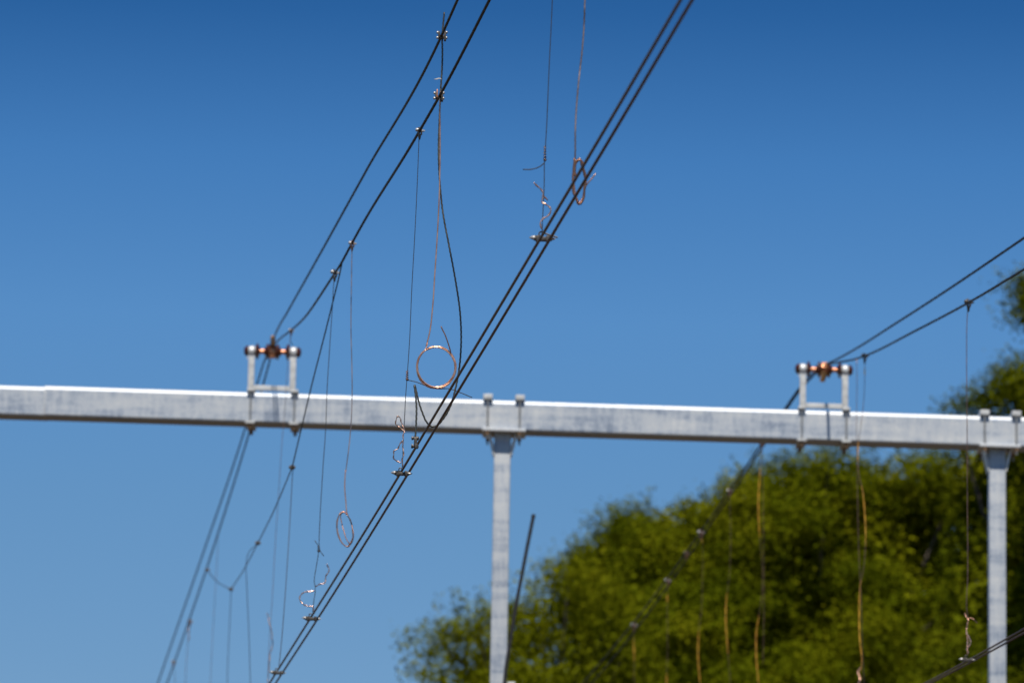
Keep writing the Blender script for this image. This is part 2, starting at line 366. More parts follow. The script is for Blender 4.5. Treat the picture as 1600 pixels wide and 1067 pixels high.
Rlo = px([(1800, 300, 20.8), (1600, 421, 23.2), (1513, 473, 25.7), (1430, 517, 28.3), (1351, 556, 31.5), (1330, 562.5, 32.5), (1305, 567, 33.4), (1287, 573, 34.15), (1271, 587, 34.5), (1249, 611, 34.9), (1231, 637, 35.3), (1193, 696, 36.0), (1144, 769, 37.3), (1100, 834, 38.4), (1048, 909, 39.7), (997, 979, 41), (926, 1066, 42.8), (872, 1130, 44)], 0)
run('messenger_wire', Rup, .0056, M['wire'], 'upper black messenger wire coming in from the right edge to the right insulator bracket', 'overhead wire', 'messenger wires', 6, .11, .04)
run('messenger_wire', Rlo, .0056, M['wire'], 'lower black messenger wire from the right edge with thin wires hanging from it', 'overhead wire', 'messenger wires', 6, .11, .04)
for k, (a, lab) in enumerate([([(1800, 872), (1600, 982), (1515, 1030), (1440, 1070), (1380, 1101)], 'upper wire of the dark contact pair passing the right post, low right corner'),
                 ([(1800, 879), (1600, 988.5), (1515, 1035), (1448, 1070), (1380, 1106)], 'lower wire of the dark contact pair passing the right post, low right corner')]):
    run('contact_wire', [PH(x, y, HC) for x, y in a], .0049, M['contact'], lab, 'contact wire', 'contact wires', n=12)

# stitch wire slung below the beam
st = thing('stitch_wire', 'dark slack auxiliary wire slung under the left bracket with three small black clamps', 'wire', P(534, 412, 24.0))
STP = px([(534, 413, 24.0), (531, 427, 24.1), (519, 476, 24.4), (484, 614, 25.8), (474, 656, 26.3), (456.5, 730, 27.3), (403, 848, 31.5), (361, 920, 36.5), (340, 909, 38.2), (325, 892, 39.7)], 0)
seg = [STP[0:6], STP[5:7], STP[6:8], STP[7:10]]
seg = [np.array(q) if len(q) > 2 else np.array([q[0], q[0]*.5+q[1]*.5+np.array([0, 0, -.018]), q[1]]) for q in seg]
G().tube(np.concatenate([spline(q, .05)[(1 if i else 0):] for i, q in enumerate(seg)]), .0034, 8).build('wire', M['thin'], st, 180)
def blob(c, s, n=9):
    gg = G().box(c, (.020*s, .022*s, .022*s), .004*s); gg.lathe(np.asarray(c)-np.array([.016*s, .004, 0]), (1, 0, 0), [(0, .007*s), (.032*s, .007*s)], n); return gg
for x, y, d in ((456.5, 730, 27.3), (403, 848, 31.5), (361, 920, 36.5), (324, 890, 39.7)):
    blob(P(x, y, d-.01), 1.1).build('clamp', M['cast'], st)

# ------------------------------------------------------------------ fittings of the droppers
def wire_clip(t, x, y, d, s=1.0, copper=False, dark=False):
    """small clip biting the messenger wire: body, bolt through it with a bright head, eye below"""
    c = P(x, y, d); gg = G()
    gg.box(c+np.array([-.003*s, 0, .0]), (.008*s, .018*s, .030*s), .0025); gg.box(c+np.array([.007*s, 0, -.002*s]), (.007*s, .018*s, .028*s), .0025)
    gg.lathe(c+np.array([0, -.006, -.016*s]), (0, 0, -1), [(0, .007*s), (.012*s, .0055*s), (.022*s, .003*s)], 10)
    cl_ = gg.build('clip', M['dark_copper' if copper else 'cast'], t)
    bg = G().lathe(c+np.array([-.006*s, -.008*s, .003*s]), (-1, 0, 0), [(0, .0075*s), (.007*s, .0078*s), (.011*s, .005*s), (.0115*s, .001)], 10)
    bg.build('bolt', M['cast' if dark else 'bolt'], cl_)
    bg = G().lathe(c+np.array([.010*s, -.008*s, -.001*s]), (1, 0, 0), [(0, .0055*s), (.006*s, .0055*s), (.0065*s, .003*s), (.012*s, .003*s)], 6)
    bg.build('bolt', M['cast' if dark else 'bolt'], cl_)
def pair_clip(t, x, y, d, s=1.0, handle=False, wd=13.0):
    """spacer clip gripping both contact wires: two jaws, a web, a bolt with pointed ends, a ring on top"""
    k = d/8000/math.cos(PITCH); c = P(x, y, d+.012); W = wd*k; gg = G()
    for e in (-1, 1):
        gg.box(c+np.array([e*W*.5, 0, -.002]), (.013*s, .03*s, .020*s), .004)
    gg.box(c+np.array([0, 0, -.003]), (W*.9, .02*s, .014*s), .004)
    gg.lathe(c+np.array([-W*.5-.006*s, 0, 0]), (-1, 0, 0), [(0, .0095*s), (.006*s, .0085*s), (.008*s, .003)], 8)
    gg.lathe(c+np.array([W*.5+.006*s, 0, -.002*s]), (1, 0, 0), [(0, .008*s), (.007*s, .0075*s), (.008*s, .003)], 8)
    th = np.linspace(0, 2*math.pi, 17)
    gg.tube([c+np.array([-.006*s+.0065*s*math.cos(a), 0, .014*s+.0075*s*math.sin(a)]) for a in th], .0026*s, 6)
    o = gg.build('spacer_clip', M['cast'], t)
    bg = G().lathe(c+np.array([-W*.5-.011*s, -.004, .001*s]), (-1, 0, 0), [(0, .0075*s), (.007*s, .0065*s), (.017*s, .001)], 8)
    bg.build('bolt', M['bolt'], o); bg = G().lathe(c+np.array([W*.5+.012*s, -.004, -.002*s]), (1, 0, 0), [(0, .005*s), (.006*s, .0045*s), (.014*s, .001)], 8)
    bg.build('bolt', M['bolt'], o)
    if handle: G().tube(px([(849, 364), (858, 367), (866, 369.5), (871.5, 371.5)], d), .0028, 6).build('pin', M['cast'], o)
def bolted_clamp(t, x, y, d, sx, lit=True, copper=False, w_=20, h_=16):
    """two-plate parallel groove clamp with four bolts"""
    k = d/8000/math.cos(PITCH); c = P(x, y, d+.005); gg = G()
    gg.box(c+np.array([-4.2*k, 0, 1*k]), (3.2*k, .026, 10*k), .002); gg.box(c+np.array([5.2*k, 0, -1*k]), (3.4*k, .026, 15*k), .002)
    gg.box(c+np.array([.5*k, .004, -2*k]), (11*k, .02, 5*k), .002)
    o = gg.build('clamp', M['cast'], t)
    for (bx, bz, s) in ((-6.4, 4.3, -1), (-6.6, -4.2, -1), (7.2, 4.6, 1), (7, -4.2, 1)):
        bg = G().lathe(c+np.array([bx*k, -.006, bz*k]), (s, 0, .0), [(-1.5*k, .001), (-1.4*k, 2.1*k), (1*k, 2.3*k), (1.9*k, 1.6*k), (2.1*k, .1*k)], 10)
        bg.build('bolt', M['bolt'], o)
    if copper:
        for xx, zz, hh in ((-2.5, 3.5, 13), (2.8, 3.5, 7)):
            G().box(c+np.array([xx*k, -.012, zz*k-.001]), (2.2*k, .006, hh*k), .0015).build('copper_liner', M['copper_tube'], o)
def strand(t, name, pts, d, r, mat, step=.008, ell=0, pitch=.03, n=6, st=0, amp=.2):
    p = spline(px(pts, d), step)
    return G().tube(p, r, n if not st else st*4, st, amp, pitch, ell).build(name, M[mat], t, 180)
def crinkle(t, name, pts, d, r, mat, wob=.8):
    """frayed strand end: a ribbon that twists and kinks as it goes"""
    p = spline(px(pts, d), .004); k = d/8000
    n = len(p); w_ = min(9, n-1); ker = np.ones(w_)/w_
    q = np.stack([np.convolve(rng.normal(0, 1, n), ker, 'same') for _ in range(3)], 1)
    p = p+q*wob*1.5*k*np.array([1, 2.5, 1])
    return G().tube(p, r, 8, 0, 0, .05, .42).build(name, M[mat], t, 180)
def knot(t, x, y, d, s=1.0, mat='dark_copper', turns=4, hgt=14):
    p = []
    for i in np.linspace(0, 1, turns*9):
        a = i*turns*2*math.pi; rr = 1.5*s*(1+.5*i)
        p.append((x+rr*math.cos(a), y-hgt/2+hgt*i, d+rr*math.sin(a)*d/8000))
    g_ = G().tube(px(p, d), .0018*s, 5); g_.ball(P(x, y+hgt/2, d), .0058*s, 8); g_.build('knot', M[mat], t, 180)

# dropper A: the one with the long sideways tail, nearest the focus
D = 20.5; GR = 'dropper wires'
t = thing('dropper_wire', 'thin dark dropper wire with a long sideways tail, ending in two kinked copper loops', 'dropper', P(655, 206, D), GR)
strand(t, 'wire', [(655, 207), (653, 262), (648.5, 360), (643.5, 450), (639.5, 540), (636.5, 583), (635.5, 596), (633.5, 625), (632.3, 650), (631, 674), (629.8, 690), (629.5, 712), (628.5, 730)], D, .0017, 'thin', .02)
wire_clip(t, 655.8, 205, D, 1.0); knot(t, 636.2, 586, D)
strand(t, 'loose_tail', [(636.7, 593.6), (651, 597), (664.5, 602), (687, 607.5), (699.6, 607), (720, 613.6), (737.7, 621)], D+.03, .0019, 'thin')
crinkle(t, 'frayed_strand', zc([(290, 320), (245, 270), (205, 235), (160, 190), (165, 140), (195, 90), (225, 110), (245, 170), (270, 240), (285, 290), (275, 320), (262, 350), (270, 420), (262, 520), (268, 640), (250, 690), (255, 740), (262, 780)], 600, 640, 8.89), D-.01, .0022, 'glint_copper', .8)
crinkle(t, 'frayed_strand', zc([(265, 430), (220, 480), (180, 550), (140, 570), (135, 620), (130, 670), (180, 710), (245, 740)], 600, 640, 8.89), D, .0022, 'glint_copper', .8)
pair_clip(t, 627.8, 739, 20.55)

# dropper B
D = 24.4
t = thing('dropper_wire', 'thin dropper with small dark knot and pale curls, just left of the narrow oval coil', 'dropper', P(523, 427, 24.5), GR)
strand(t, 'wire', [(522.5, 430), (521.5, 442), (519.5, 476), (514, 560), (510.5, 620), (509.3, 660), (504, 740), (499, 830), (498, 858), (497, 868), (493, 892), (491, 909), (492.5, 916), (490, 941), (488.5, 956)], D, .0020, 'thin', .02)
wire_clip(t, 523, 426.5, 24.5, 1.2); knot(t, 498, 857, D, 1.0, 'cast', 3, 8)
strand(t, 'loose_tail', [(491.5, 844), (496, 850), (499, 858), (506, 868.5)], D, .0020, 'thin')
crinkle(t, 'frayed_strand', zc([(410, 375), (425, 410), (405, 450), (400, 485), (365, 495), (345, 505)], 400, 780, 3.72), D, .0026, 'glint_copper', .7)
crinkle(t, 'frayed_strand', zc([(340, 530), (270, 545), (252, 575), (265, 600), (300, 620), (330, 622), (334, 650)], 400, 780, 3.72), D, .0026, 'glint_copper', .7)
pair_clip(t, 487, 965.5, 24.45, 1.05, wd=12)

# dropper C, from the stitch wire to the contact pair
D = 27.0
t = thing('dropper_wire', 'straight thin dropper from the stitch wire down to a brownish clip at the bottom left', 'dropper', P(456.5, 730, 27.3), GR)
strand(t, 'wire', [(457.5, 733, 27.3), (452, 830, 27.2), (445.5, 930, 26.9), (440, 1000, 26.6), (436, 1040, 26.4)], D, .0022, 'thin', .03)
pair_clip(t, 434, 1050, 26.35, 1.0, wd=10)

# dropper D, faint, from beside the bracket
D = 31.5
t = thing('dropper_wire', 'faint reddish dropper hanging in front of the beam from just right of the left bracket', 'dropper', P(455, 517, D), GR)
strand(t, 'wire', [(454.5, 518), (452.5, 540), (450, 565), (447.5, 600), (444, 655), (441.5, 680), (435.5, 770), (430, 850), (426, 925), (421, 1000), (417.5, 1090)], D, .0017, 'dark_copper', .03)
strand(t, 'wire', [(456, 519), (454, 532), (458, 541)], D, .0018, 'thin')
crinkle(t, 'frayed_strand', [(418, 957), (421, 974), (425, 990), (426, 1006), (423, 1018), (420, 1040), (419, 1066)], D, .0028, 'glint_copper', .6)
wire_clip(t, 455, 516.5, D, 1.0, True)

# dropper E: copper strand ending in the narrow coil
D = 23.6
t = thing('dropper_wire', 'pale copper strand hanging clear to a narrow oval coil beside the contact pair', 'dropper', P(550, 381, D), GR)
strand(t, 'strand', [(550, 384), (549.5, 412), (549, 450), (548.5, 520), (549.5, 560), (550.2, 610), (549, 655), (545, 700), (540.5, 735)], D, .0022, 'glint_copper', .006, st=3, pitch=.03)
E1 = zc([(304, -40), (297, 60), (295, 180), (308, 330), (325, 480), (365, 560), (375, 590), (390, 680), (395, 750), (360, 840), (330, 870), (280, 840), (225, 740), (205, 650), (210, 550), (250, 460), (280, 450), (320, 490)], 500, 740, 7.62)
strand(t, 'coil', E1, D, .0027, 'copper', .006, st=3, pitch=.03)
E2 = zc([(320, 490), (285, 455), (250, 480), (260, 590), (290, 700), (320, 790), (365, 835), (395, 770), (385, 640), (350, 530)], 500, 740, 7.62)
strand(t, 'coil', [(a, b, D+.04*math.sin(i*.7)) for i, (a, b) in enumerate(E2)], D, .0024, 'dark_copper', .006)
E3 = zc([(322, 485), (345, 525), (372, 575), (385, 680), (390, 745), (350, 835), (325, 865), (272, 835), (218, 745), (199, 655), (204, 545), (245, 465)], 500, 740, 7.62)
strand(t, 'coil', E3, D-.02, .0024, 'glint_copper', .006)
wire_clip(t, 550.3, 381, D, 1.0, True)

# dropper F: copper strand with the round ring
D = 19.86
t = thing('dropper_wire', 'bright copper strand from the lower messenger wire coiled into a neat round ring', 'dropper', P(687, 152, D), GR)
strand(t, 'strand', [(687.3, 152), (687.6, 200), (687.5, 260), (686.2, 310), (683.2, 370), (679.3, 430), (676, 480), (671.2, 520), (666, 541)], D-.008, .0026, 'copper', .004, st=3, pitch=.022, amp=.28)
cx, cy, rx, ry = 681.6, 573.6, 29.6, 32.2
for j in range(4):
    pts = []
    a0 = R(-122); n_ = 44
    for i in range(n_+1):
        a = a0+2*math.pi*i/n_*(1.0 if j < 3 else .82)
        wob = 1.0*math.sin(a*1+j*1.9)+.5*math.sin(2*a+j)
        pts.append((cx+(rx+wob*1.1)*math.cos(a), cy+(ry+wob*1.1)*math.sin(a), D-.010+.006*j+.006*math.sin(a+j*2.1)))
    if j == 0: pts = [(668, 536, D-.01)]+pts
    strand(t, 'ring_coil', pts, D, .0022, 'copper', .004, st=3, pitch=.022, amp=.28)
strand(t, 'loose_tail', [(704.5, 556), (704.3, 551), (701.5, 540), (697, 527), (689, 510)], D-.012, .0023, 'dark_copper', .006, st=3, pitch=.022)

# dropper G, top of the picture, down to the pair
D = 16.35
t = thing('dropper_wire', 'dark dropper from the top edge with short hooked tail and twisted copper end', 'dropper', P(866, -95, D), GR)
strand(t, 'wire', [(868, -330), (865, -60), (863, 0), (861.3, 40), (859, 85), (857, 130), (854, 200), (852.3, 228), (851, 245), (850.3, 290), (848.5, 330), (847, 362)], D, .0017, 'thin', .02)
knot(t, 851.5, 239, D, .95, 'glint_copper', 5, 22)
strand(t, 'loose_tail', [(850, 255), (845, 259.5), (838, 263), (829, 265), (817, 265)], D, .0019, 'thin')
crinkle(t, 'frayed_strand', zc([(290, 455), (315, 480), (355, 525), (365, 560), (360, 590), (352, 615), (400, 645), (430, 680), (425, 710), (400, 740), (365, 755), (345, 780), (345, 815), (360, 850)], 780, 200, 5.333), D, .0023, 'glint_copper', .6)
crinkle(t, 'frayed_strand', zc([(360, 560), (385, 580), (405, 605)], 780, 200, 5.333), D, .0020, 'dark_copper', .5)
pair_clip(t, 848, 372.5, 16.35, 1.0, True, wd=16)

# dropper H, broken, top right of it
D = 15.95
t = thing('dropper_wire', 'broken copper dropper from the top edge, its end folded behind the contact pair', 'dropper', P(918, -100, D), GR)
strand(t, 'strand', [(922, -330), (916, -60), (914, 0), (912, 50), (909, 85), (905, 120), (901.3, 160), (899, 200), (898.3, 250), (897, 265)], D, .0025, 'glint_copper', .006, st=3, pitch=.026, amp=.3)
for j in range(3):
    lp = zc([(632, 270), (620, 350), (614, 430), (620, 470), (628, 540), (640, 590), (670, 635), (695, 590), (715, 500), (718, 430), (705, 360), (690, 300), (670, 262), (645, 280), (628, 340), (640, 420)], 780, 200, 5.333)
    lp = [(x+rng.normal(0, .7), y+rng.normal(0, .8), D+.01*j) for x, y in lp]
    strand(t, 'folded_end', lp, D, .0031, ('dark_copper', 'copper', 'glint_copper')[j], .004, st=3, pitch=.026, amp=.28)
strand(t, 'loose_tail', zc([(712, 505), (735, 465), (770, 425), (805, 380)], 780, 200, 5.333), D, .0024, 'glint_copper', .006)

# droppers beyond the beam on the left
def far_dropper(label, pts, d, r, mat, clip=None, fr=None, s=1.2):
    t = thing('dropper_wire', label, 'dropper', P(pts[0][0], pts[0][1], d), GR)
    strand(t, 'wire', pts, d, r, mat, .04)
    if clip: wire_clip(t, clip[0], clip[1], clip[2] if len(clip) > 2 else d, s, True)
    if fr: crinkle(t, 'frayed_strand', fr, d, .0038, 'glint_copper', .5)
    return t
far_dropper('pale thin dropper hanging between the two far messenger wires and the stitch wire end', [(340.5, 838), (339, 880), (336, 930), (332.5, 990), (327, 1100)], 39.1, .0018, 'dark_copper')
far_dropper('thin dropper hanging straight from the lowest sag of the stitch wire', [(361, 922), (359.5, 960), (357, 1010), (354, 1100)], 36.5, .0026, 'thin')
far_dropper('thin dropper with a rounded top hanging from the middle clamp of the stitch wire', [(402, 850), (394, 856), (388, 864), (384.8, 878), (385.5, 910), (388.5, 980), (390.5, 1040), (391.5, 1100)], 31.5, .0023, 'thin')
far_dropper('faint dropper with a pale twist under its clip on the far left messenger wire', [(297, 972), (294.5, 994), (291.5, 1030), (288.5, 1100)], 41.6, .0022, 'dark_copper', (297, 970), [(296.5, 975), (294, 986), (295, 996), (293, 1000)])
far_dropper('short faint dropper under the lowest clip on the far left messenger wire', [(271.5, 1036), (273, 1060), (274, 1110)], 42.9, .0020, 'dark_copper', (271.5, 1034))

# droppers on the right hand wires
D = 25.7
t = thing('dropper_wire', 'long thin dropper near the right post ending in an orange copper twist and clip', 'dropper', P(1513, 474, D), GR)
strand(t, 'wire', [(1512.5, 476), (1511, 500), (1510.3, 560), (1511, 650), (1511.5, 780), (1512, 900), (1511.2, 958), (1512.5, 966)], D, .0022, 'dark_copper', .03)
wire_clip(t, 1513, 473, D, 1.3, False, True)
crinkle(t, 'frayed_strand', [(1507.5, 957), (1510, 963), (1513, 966), (1511.5, 974), (1510.3, 982), (1511, 990), (1511.5, 1000), (1511.5, 1012), (1511.5, 1022)], D, .0030, 'copper', .7)
crinkle(t, 'frayed_strand', [(1511, 967), (1517, 965), (1522, 968), (1527, 973)], D, .0030, 'dark_copper', .5)
crinkle(t, 'frayed_strand', [(1511, 990), (1515, 997), (1517, 1002), (1515, 1008), (1510, 1014), (1513, 1020)], D, .0030, 'glint_copper', .5)
pair_clip(t, 1511.5, 1030, D, 1.0, wd=10)

D = 31.5
D = 31.5
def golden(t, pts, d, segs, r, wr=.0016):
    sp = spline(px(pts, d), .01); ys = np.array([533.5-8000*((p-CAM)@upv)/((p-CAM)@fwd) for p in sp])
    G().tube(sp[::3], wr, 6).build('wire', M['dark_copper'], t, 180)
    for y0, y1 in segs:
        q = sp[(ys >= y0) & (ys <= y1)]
        if len(q) > 3: G().tube(q, r, 10, 2, .3, .16, rends=[r*.55, r, r*1.1, r, r*.55]).build('strand', M['gold_flash'], t, 180)  # painted sunlit flashes: bright stretches laid over the dark wire
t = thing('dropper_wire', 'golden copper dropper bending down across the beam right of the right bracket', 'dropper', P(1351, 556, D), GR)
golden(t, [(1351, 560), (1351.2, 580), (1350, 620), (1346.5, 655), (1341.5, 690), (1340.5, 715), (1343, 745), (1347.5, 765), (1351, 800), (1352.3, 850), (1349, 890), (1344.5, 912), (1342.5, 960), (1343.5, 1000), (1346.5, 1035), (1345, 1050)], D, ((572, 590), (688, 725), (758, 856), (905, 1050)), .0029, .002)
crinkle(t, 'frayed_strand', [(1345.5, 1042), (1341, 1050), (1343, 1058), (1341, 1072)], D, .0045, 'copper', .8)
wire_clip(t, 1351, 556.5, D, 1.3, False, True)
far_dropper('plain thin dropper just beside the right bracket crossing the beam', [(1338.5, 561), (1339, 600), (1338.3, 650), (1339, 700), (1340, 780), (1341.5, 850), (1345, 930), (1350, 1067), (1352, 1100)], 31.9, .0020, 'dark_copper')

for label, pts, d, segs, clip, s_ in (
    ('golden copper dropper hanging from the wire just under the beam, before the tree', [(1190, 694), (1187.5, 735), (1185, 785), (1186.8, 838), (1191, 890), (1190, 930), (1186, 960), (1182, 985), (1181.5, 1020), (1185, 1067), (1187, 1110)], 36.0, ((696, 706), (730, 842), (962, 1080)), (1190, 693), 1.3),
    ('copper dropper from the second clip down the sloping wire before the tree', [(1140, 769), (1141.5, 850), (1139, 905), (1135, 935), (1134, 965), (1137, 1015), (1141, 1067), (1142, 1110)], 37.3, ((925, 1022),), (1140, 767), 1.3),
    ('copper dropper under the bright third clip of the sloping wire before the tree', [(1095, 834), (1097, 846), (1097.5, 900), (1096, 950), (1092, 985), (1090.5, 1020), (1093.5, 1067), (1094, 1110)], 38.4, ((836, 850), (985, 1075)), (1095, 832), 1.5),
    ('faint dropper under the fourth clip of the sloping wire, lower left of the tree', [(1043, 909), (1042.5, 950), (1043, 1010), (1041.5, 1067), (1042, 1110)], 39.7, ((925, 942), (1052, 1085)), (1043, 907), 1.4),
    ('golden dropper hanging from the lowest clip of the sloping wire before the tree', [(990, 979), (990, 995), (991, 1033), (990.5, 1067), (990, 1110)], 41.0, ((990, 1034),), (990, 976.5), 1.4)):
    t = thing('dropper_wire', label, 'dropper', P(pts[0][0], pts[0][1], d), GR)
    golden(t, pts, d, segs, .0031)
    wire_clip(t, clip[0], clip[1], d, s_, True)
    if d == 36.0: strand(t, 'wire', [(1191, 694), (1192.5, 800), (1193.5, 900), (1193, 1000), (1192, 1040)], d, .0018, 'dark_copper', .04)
t = thing('clip', 'small copper clip alone on the sloping wire between the third and fourth bright clips', 'clip', P(1072, 864, 39.0))
wire_clip(t, 1072, 864.5, 39.0, 1.3, True, True)

# jumper cable
D = 19.85
t = thing('jumper_cable', 'grey stranded jumper cable bolted to both messenger wires, looping down to the contact pair', 'cable', P(690, 56, D))
strand(t, 'cable', [(694.3, 20), (692.5, 38), (690.8, 58), (691.3, 80), (690.8, 105), (689, 135), (687.8, 158), (686.3, 195), (685.2, 232), (687, 282), (692, 332), (702, 386), (712, 440), (719, 490), (720.6, 530), (718, 572), (711.5, 608), (704, 634), (692, 655), (683, 664.5), (675, 666.5), (668, 661), (660.5, 646), (654.5, 628), (650.5, 611), (648.6, 603)], D+.012, .0034, 'jumper', .006, st=3, pitch=.06, amp=.2)
strand(t, 'cable', [(647.4, 602), (649.2, 616), (650.8, 638), (650.3, 660), (648.9, 684)], D-.004, .0036, 'jumper', .006, st=3, pitch=.06, amp=.2)
G().ball(P(648, 602.5, D+.004), .0046, 8).build('cable_end', M['jumper'], t)
bolted_clamp(t, 690.3, 56, D, 1); bolted_clamp(t, 685.6, 150.5, D, 1, copper=True)
cb = G(); k = D/8000
for x, y in ((648.8, 684.5), (648.2, 697.5)):
    cb.lathe(P(x, y, D-.005), (1, 0, -.06), [(-6*k, .002), (-5.8*k, 3*k), (-3.2*k, 3.4*k), (-2.6*k, 2.2*k), (1*k, 2.2*k), (1.5*k, 3.4*k), (4.8*k, 3.3*k), (6*k, 1.5*k), (6.1*k, .001)], 12)
cb.box(P(649.2, 691, D-.005), (5*k, .022, 14*k), .003); cb.box(P(650.5, 697, D-.012), (5*k, .02, 8*k), .003)
c2 = cb.build('clamp', M['cast'], t)
for x, y in ((644.3, 683.5), (644.2, 695.5)): G().lathe(P(x, y, D-.02), (-1, -.25, .05), [(-1*k, 2.0*k), (1*k, 2.2*k), (1.6*k, 1.4*k), (1.8*k, .1*k)], 8).build('bolt', M['bolt'], c2)

sc_ = G(); o = zc([(310, 75), (365, 62), (410, 48), (460, 35), (505, 45), (550, 85), (505, 66), (455, 62), (415, 82), (360, 80)], 660, 120, 17.8)
sc_.prism(px(o, D-.01), np.array([0, -.001, 0]), np.array([0, .0015, 0]))
tag(sc_.build('scrap', M['scrap']), 'tiny pale scrap caught on the jumper cable between its two upper clamps', 'scrap')

# leaning rod beside the left post
rp = px([(833.5, 806), (824, 853), (815, 900), (805.5, 950), (797, 1003), (790.5, 1045), (787, 1080)], 33.7)
d_ = rp[-1]-rp[-2]
foot = rp[-1].copy(); foot[2] = 0.0; foot[0] -= .06
rp = rp+[rp[-1]*.5+foot*.5, foot]
gr = G().tube(spline(rp, .05), .0125, 10, rends=[.0125, .0125, .0125]); gr.lathe(rp[0], rp[0]-rp[1], [(-.02, .0128), (.004, .0140), (.012, .012), (.014, .002)], 10)
tag(gr.build('rod', M['wire'], smooth=60), 'thin black curved rod leaning beside the left post before the tree', 'rod')

# ------------------------------------------------------------------ trees
def inpoly(x, y, poly):
    c = False; j = len(poly)-1
    for i in range(len(poly)):
        (xi, yi), (xj, yj) = poly[i], poly[j]
        if (yi > y) != (yj > y) and x < (xj-xi)*(y-yi)/(yj-yi)+xi: c = not c
        j = i
    return c
def leaves_mesh(name, centres, normals, size, mat, parent):
    """many small leaf quads: each a bent diamond of its own"""
    n = len(centres)
    d = rng.normal(0, 1, (n, 3)); d[:, 2] *= .6; d += normals*.5; d /= np.linalg.norm(d, axis=1)[:, None]
    nn = rng.normal(0, .42, (n, 3))+normals*.75+np.array([0, -.1, .5])
    s = np.cross(nn, d); s /= np.linalg.norm(s, axis=1)[:, None]+1e-9
    L = (size*rng.uniform(.6, 1.3, n))[:, None]; W = L*rng.uniform(.17, .28, n)[:, None]
    nrm = np.cross(d, s)
    v = np.empty((n, 4, 3))
    v[:, 0] = centres-d*L*.5; v[:, 1] = centres+s*W+nrm*L*.08; v[:, 2] = centres+d*L*.5; v[:, 3] = centres-s*W+nrm*L*.08
    v = v.reshape(-1, 3)-np.array(parent['_o'])
    me = bpy.data.meshes.new(name)
    me.vertices.add(4*n); me.vertices.foreach_set('co', v.ravel())
    me.loops.add(4*n); me.loops.foreach_set('vertex_index', np.arange(4*n, dtype=np.int32))
    me.polygons.add(n); me.polygons.foreach_set('loop_start', np.arange(0, 4*n, 4, dtype=np.int32))
    me.polygons.foreach_set('loop_total', np.full(n, 4, dtype=np.int32))
    me.update(calc_edges=True); me.materials.append(mat)
    ob = bpy.data.objects.new(name, me); C.objects.link(ob); ob.parent = parent; ALL.append(ob); return ob

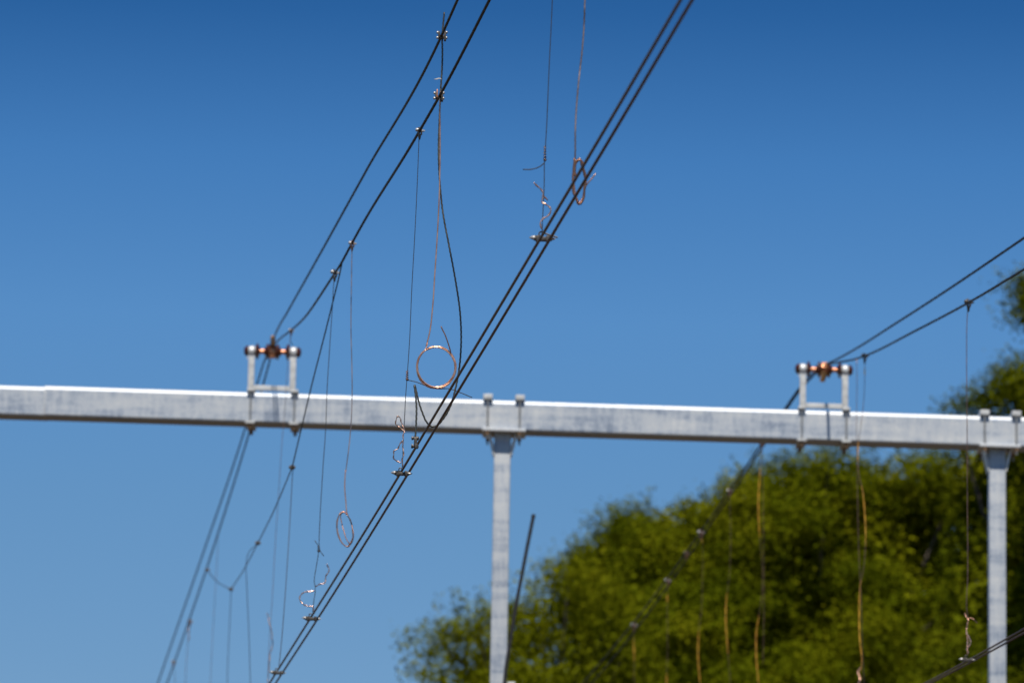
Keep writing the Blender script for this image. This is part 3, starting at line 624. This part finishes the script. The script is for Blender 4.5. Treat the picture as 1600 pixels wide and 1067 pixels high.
def tree(label, poly, Yc, pitch, rad, root_x, mat, dens=1.0, leaf=.07, bulge=2.2, fringe=1.0, fill=1500, hollows=(), extra=()):
    k = Yc/8000/math.cos(PITCH)
    xs = [p[0] for p in poly]; ys = [p[1] for p in poly]; xm = (min(xs)+max(xs))/2
    base = P(root_x, 1060, Yc+1.5); base[2] = 0
    t = thing('tree', label, 'tree', base, 'trees at the lower right')
    lob = []
    y = min(ys)
    while y < max(ys):
        x = min(xs)
        while x < max(xs):
            a, b = x+rng.uniform(-.42, .42)*pitch, y+rng.uniform(-.42, .42)*pitch
            if inpoly(a, b, poly) and not any(math.hypot(a-hx, (b-hy)*1.2) < hr for hx, hy, hr in hollows):
                u = (a-xm)/(max(xs)-min(xs))*2
                v = min(1, (b-min(ys))/500)
                dep = Yc+bulge*(u*u*.6-1.0*v)+rng.uniform(-1, 1)*.5+.95*math.sin(a/58+1.3*math.sin(b/83))*math.sin(b/47+.8*math.sin(a/71))
                lob.append((a, b, dep, rad*rng.uniform(.6, 1.25)*(1 if b < 1120 else 1.3)))
            x += pitch*(1 if y < 1120 else 1.5)
        y += pitch*.8*(1 if y < 1120 else 1.5)
    lob += [(a, b, Yc+d_, r_) for a, b, r_, d_ in extra]
    cs, ns = [], []
    tops = []
    for a, b, dep, r in lob:
        c = P(a, b, dep); rm = r*k; seen = b < 1150
        nb = int((340 if seen else 40)*dens*(r/60)**2)
        dv = rng.normal(0, 1, (nb, 3)); dv[:, 2] += .25; dv /= np.linalg.norm(dv, axis=1)[:, None]
        # lumpy flattened pad of foliage, ragged outside
        q = rng.uniform(.3, 1, (nb, 1))**.5*(1+.3*np.sin(dv[:, :1]*6+a)+.25*np.sin(dv[:, 2:]*8+b)+.2*np.sin(dv[:, 1:2]*9+a+b))
        pos = c+dv*q*rm*np.array([1.1, 1.05, .64])
        for p0, dd in zip(pos, dv):
            m = rng.integers(11, 18)
            o = rng.normal(0, 1, (m, 3))*np.array([.11, .11, .05])
            o = o+dd*rng.uniform(0, .16, (m, 1)); cs.append(p0+o); ns.append(np.repeat(dd[None], m, 0))
        tops.append(c)
    # inner foliage deeper in the crown, in the shade of the outer pads: bigger leaves, closing the crown
    n_out = sum(len(q) for q in cs); nf = 0; inner = []
    while nf < fill:
        a, b = rng.uniform(min(xs), max(xs)), rng.uniform(min(ys), min(1180, max(ys)))
        if inpoly(a, b-28, poly) and inpoly(a-28, b, poly) and inpoly(a+28, b, poly):
            u = (a-xm)/(max(xs)-min(xs))*2; v = min(1, (b-min(ys))/500)
            c = P(a, b, Yc+bulge*(u*u*.6-1.0*v)+rng.uniform(.7, 2.0)); m = 34
            inner.append(c+rng.normal(0, .16, (m, 3)))
        nf += 1
    # upright and hanging sprays along the outline
    outl = [(poly[i], poly[i+1]) for i in range(len(poly)-1) if poly[i][1] < 1100 and poly[i+1][1] < 1100]
    for (p1, p2) in outl:
        L = math.hypot(p2[0]-p1[0], p2[1]-p1[1])
        for _ in range(int(L/11*fringe)):
            f = rng.uniform(); a, b = p1[0]+(p2[0]-p1[0])*f, p1[1]+(p2[1]-p1[1])*f
            ln = rng.uniform(.1, .38)*fringe; th = R(rng.uniform(-60, 75)); p0 = P(a, b+14, Yc+rng.uniform(-.8, .8))
            dr = np.array([-math.sin(th)*.7, rng.uniform(-.3, .3), math.cos(th)])
            m = int(14+ln*60); f2 = rng.uniform(0, 1, (m, 1))
            cs.append(p0+dr*f2*ln+rng.normal(0, .035, (m, 3))); ns.append(np.repeat(dr[None], m, 0))
    cs, ns = np.concatenate(cs), np.concatenate(ns); sz = np.full(len(cs), leaf)
    if inner:
        inn = np.concatenate(inner); cs = np.concatenate([cs, inn]); ns = np.concatenate([ns, rng.normal(0, .6, (len(inn), 3))+np.array([0, -.6, .3])]); sz = np.concatenate([sz, np.full(len(inn), .13)])
    leaves_mesh('crown', cs, ns, sz, mat, t)
    tg = G(); top = P(root_x, max(min(ys)+170, 640), Yc+.6)
    tr = spline([base, base*.6+top*.4+np.array([.15, 0, 0]), base*.25+top*.75+np.array([-.1, 0, 0]), top], .25)
    tg.tube(tr, .3, 12, rends=[.36, .24, .15, .05])
    for c in tops[::max(1, len(tops)//26)]:
        f = rng.uniform(.55, .9); s0 = tr[int(f*(len(tr)-1))]
        tg.tube(spline([s0, s0*.5+c*.5+np.array([0, 0, .25]), c], .15), .05, 6, rends=[.07, .045, .015])
    tg.build('trunk', M['bark'], t, 60)
    return len(cs)
nl = 0
A = [(660, 1060), (664, 1024), (680, 1004), (700, 985), (735, 985), (770, 968), (800, 955), (835, 950), (862, 935), (880, 905), (930, 890), (1010, 960), (1030, 1090), (1010, 1250), (930, 1500), (760, 1500), (690, 1250), (640, 1140)]
Bp = [(880, 945), (886, 915), (905, 880), (928, 855), (962, 822), (1000, 806), (1050, 800), (1100, 786), (1130, 768), (1170, 750), (1225, 735), (1270, 722), (1310, 730), (1350, 722), (1400, 728), (1450, 724), (1490, 735), (1520, 900), (1510, 1250), (1400, 1650), (1080, 1650), (940, 1300), (900, 1050)]
Cp = [(1500, 690), (1560, 680), (1600, 650), (1640, 600), (1640, 580), (1700, 570), (1800, 540), (1900, 560), (1950, 700), (1930, 1300), (1800, 1650), (1560, 1650), (1490, 1300), (1475, 1000), (1485, 760), (1500, 690)]
C2 = [(1602, 474), (1606, 458), (1620, 445), (1640, 432), (1690, 440), (1690, 500), (1640, 508), (1612, 500), (1604, 490)]
nl += tree('small loose light green tree at the lower left of the foliage, behind the left post', A, 61, 50, 33, 850, M['leaf1'], .45, .062, 1.6, 1.7, 330)
nl += tree('broad rounded green tree filling the space below the beam between the posts', Bp, 67, 62, 50, 1230, M['leaf2'], .85, .064, 3.0, 1.5, 4200, ((1255, 905, 66), (1010, 1035, 44), (1420, 1010, 60), (1120, 880, 34), (1475, 870, 80), (1330, 800, 30), (1150, 1010, 36), (1380, 880, 44), (1290, 1010, 40), (1440, 780, 34), (1050, 940, 28), (1200, 800, 24)))
nl += tree('tall green tree, leaves darkened for shade, rising above the beam at the right edge', Cp, 63, 64, 50, 1700, M['leaf3'], .85, .064, 2.5, 1.1, 3600, ((1490, 800, 80), (1505, 940, 95), (1600, 860, 60), (1530, 740, 36), (1598, 700, 44), (1560, 1020, 44), (1590, 780, 30)), ((1574, 604, 26, -.6), (1600, 586, 28, -.4), (1572, 625, 32, -.7), (1600, 610, 40, -.9), (1545, 636, 22, -.3), (1525, 636, 18, -.2), (1503, 640, 15, 0), (1488, 644, 11, .1), (1520, 618, 9, 0)))
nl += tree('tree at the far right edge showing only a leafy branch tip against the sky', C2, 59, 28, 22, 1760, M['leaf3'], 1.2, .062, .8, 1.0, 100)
open('/tmp/nl.txt', 'w').write(str(nl))

for o in ALL:
    if '_o' in o: del o['_o']

# ------------------------------------------------------------------ render settings
scene.view_settings.view_transform = 'Standard'; scene.view_settings.look = 'None'
scene.view_settings.exposure = 0.0; scene.view_settings.gamma = 1
scene.render.engine = 'CYCLES'
scene.cycles.use_denoising = True; scene.cycles.use_adaptive_sampling = False
scene.cycles.max_bounces = 6; scene.cycles.transparent_max_bounces = 6
scene.render.filter_size = 1.5
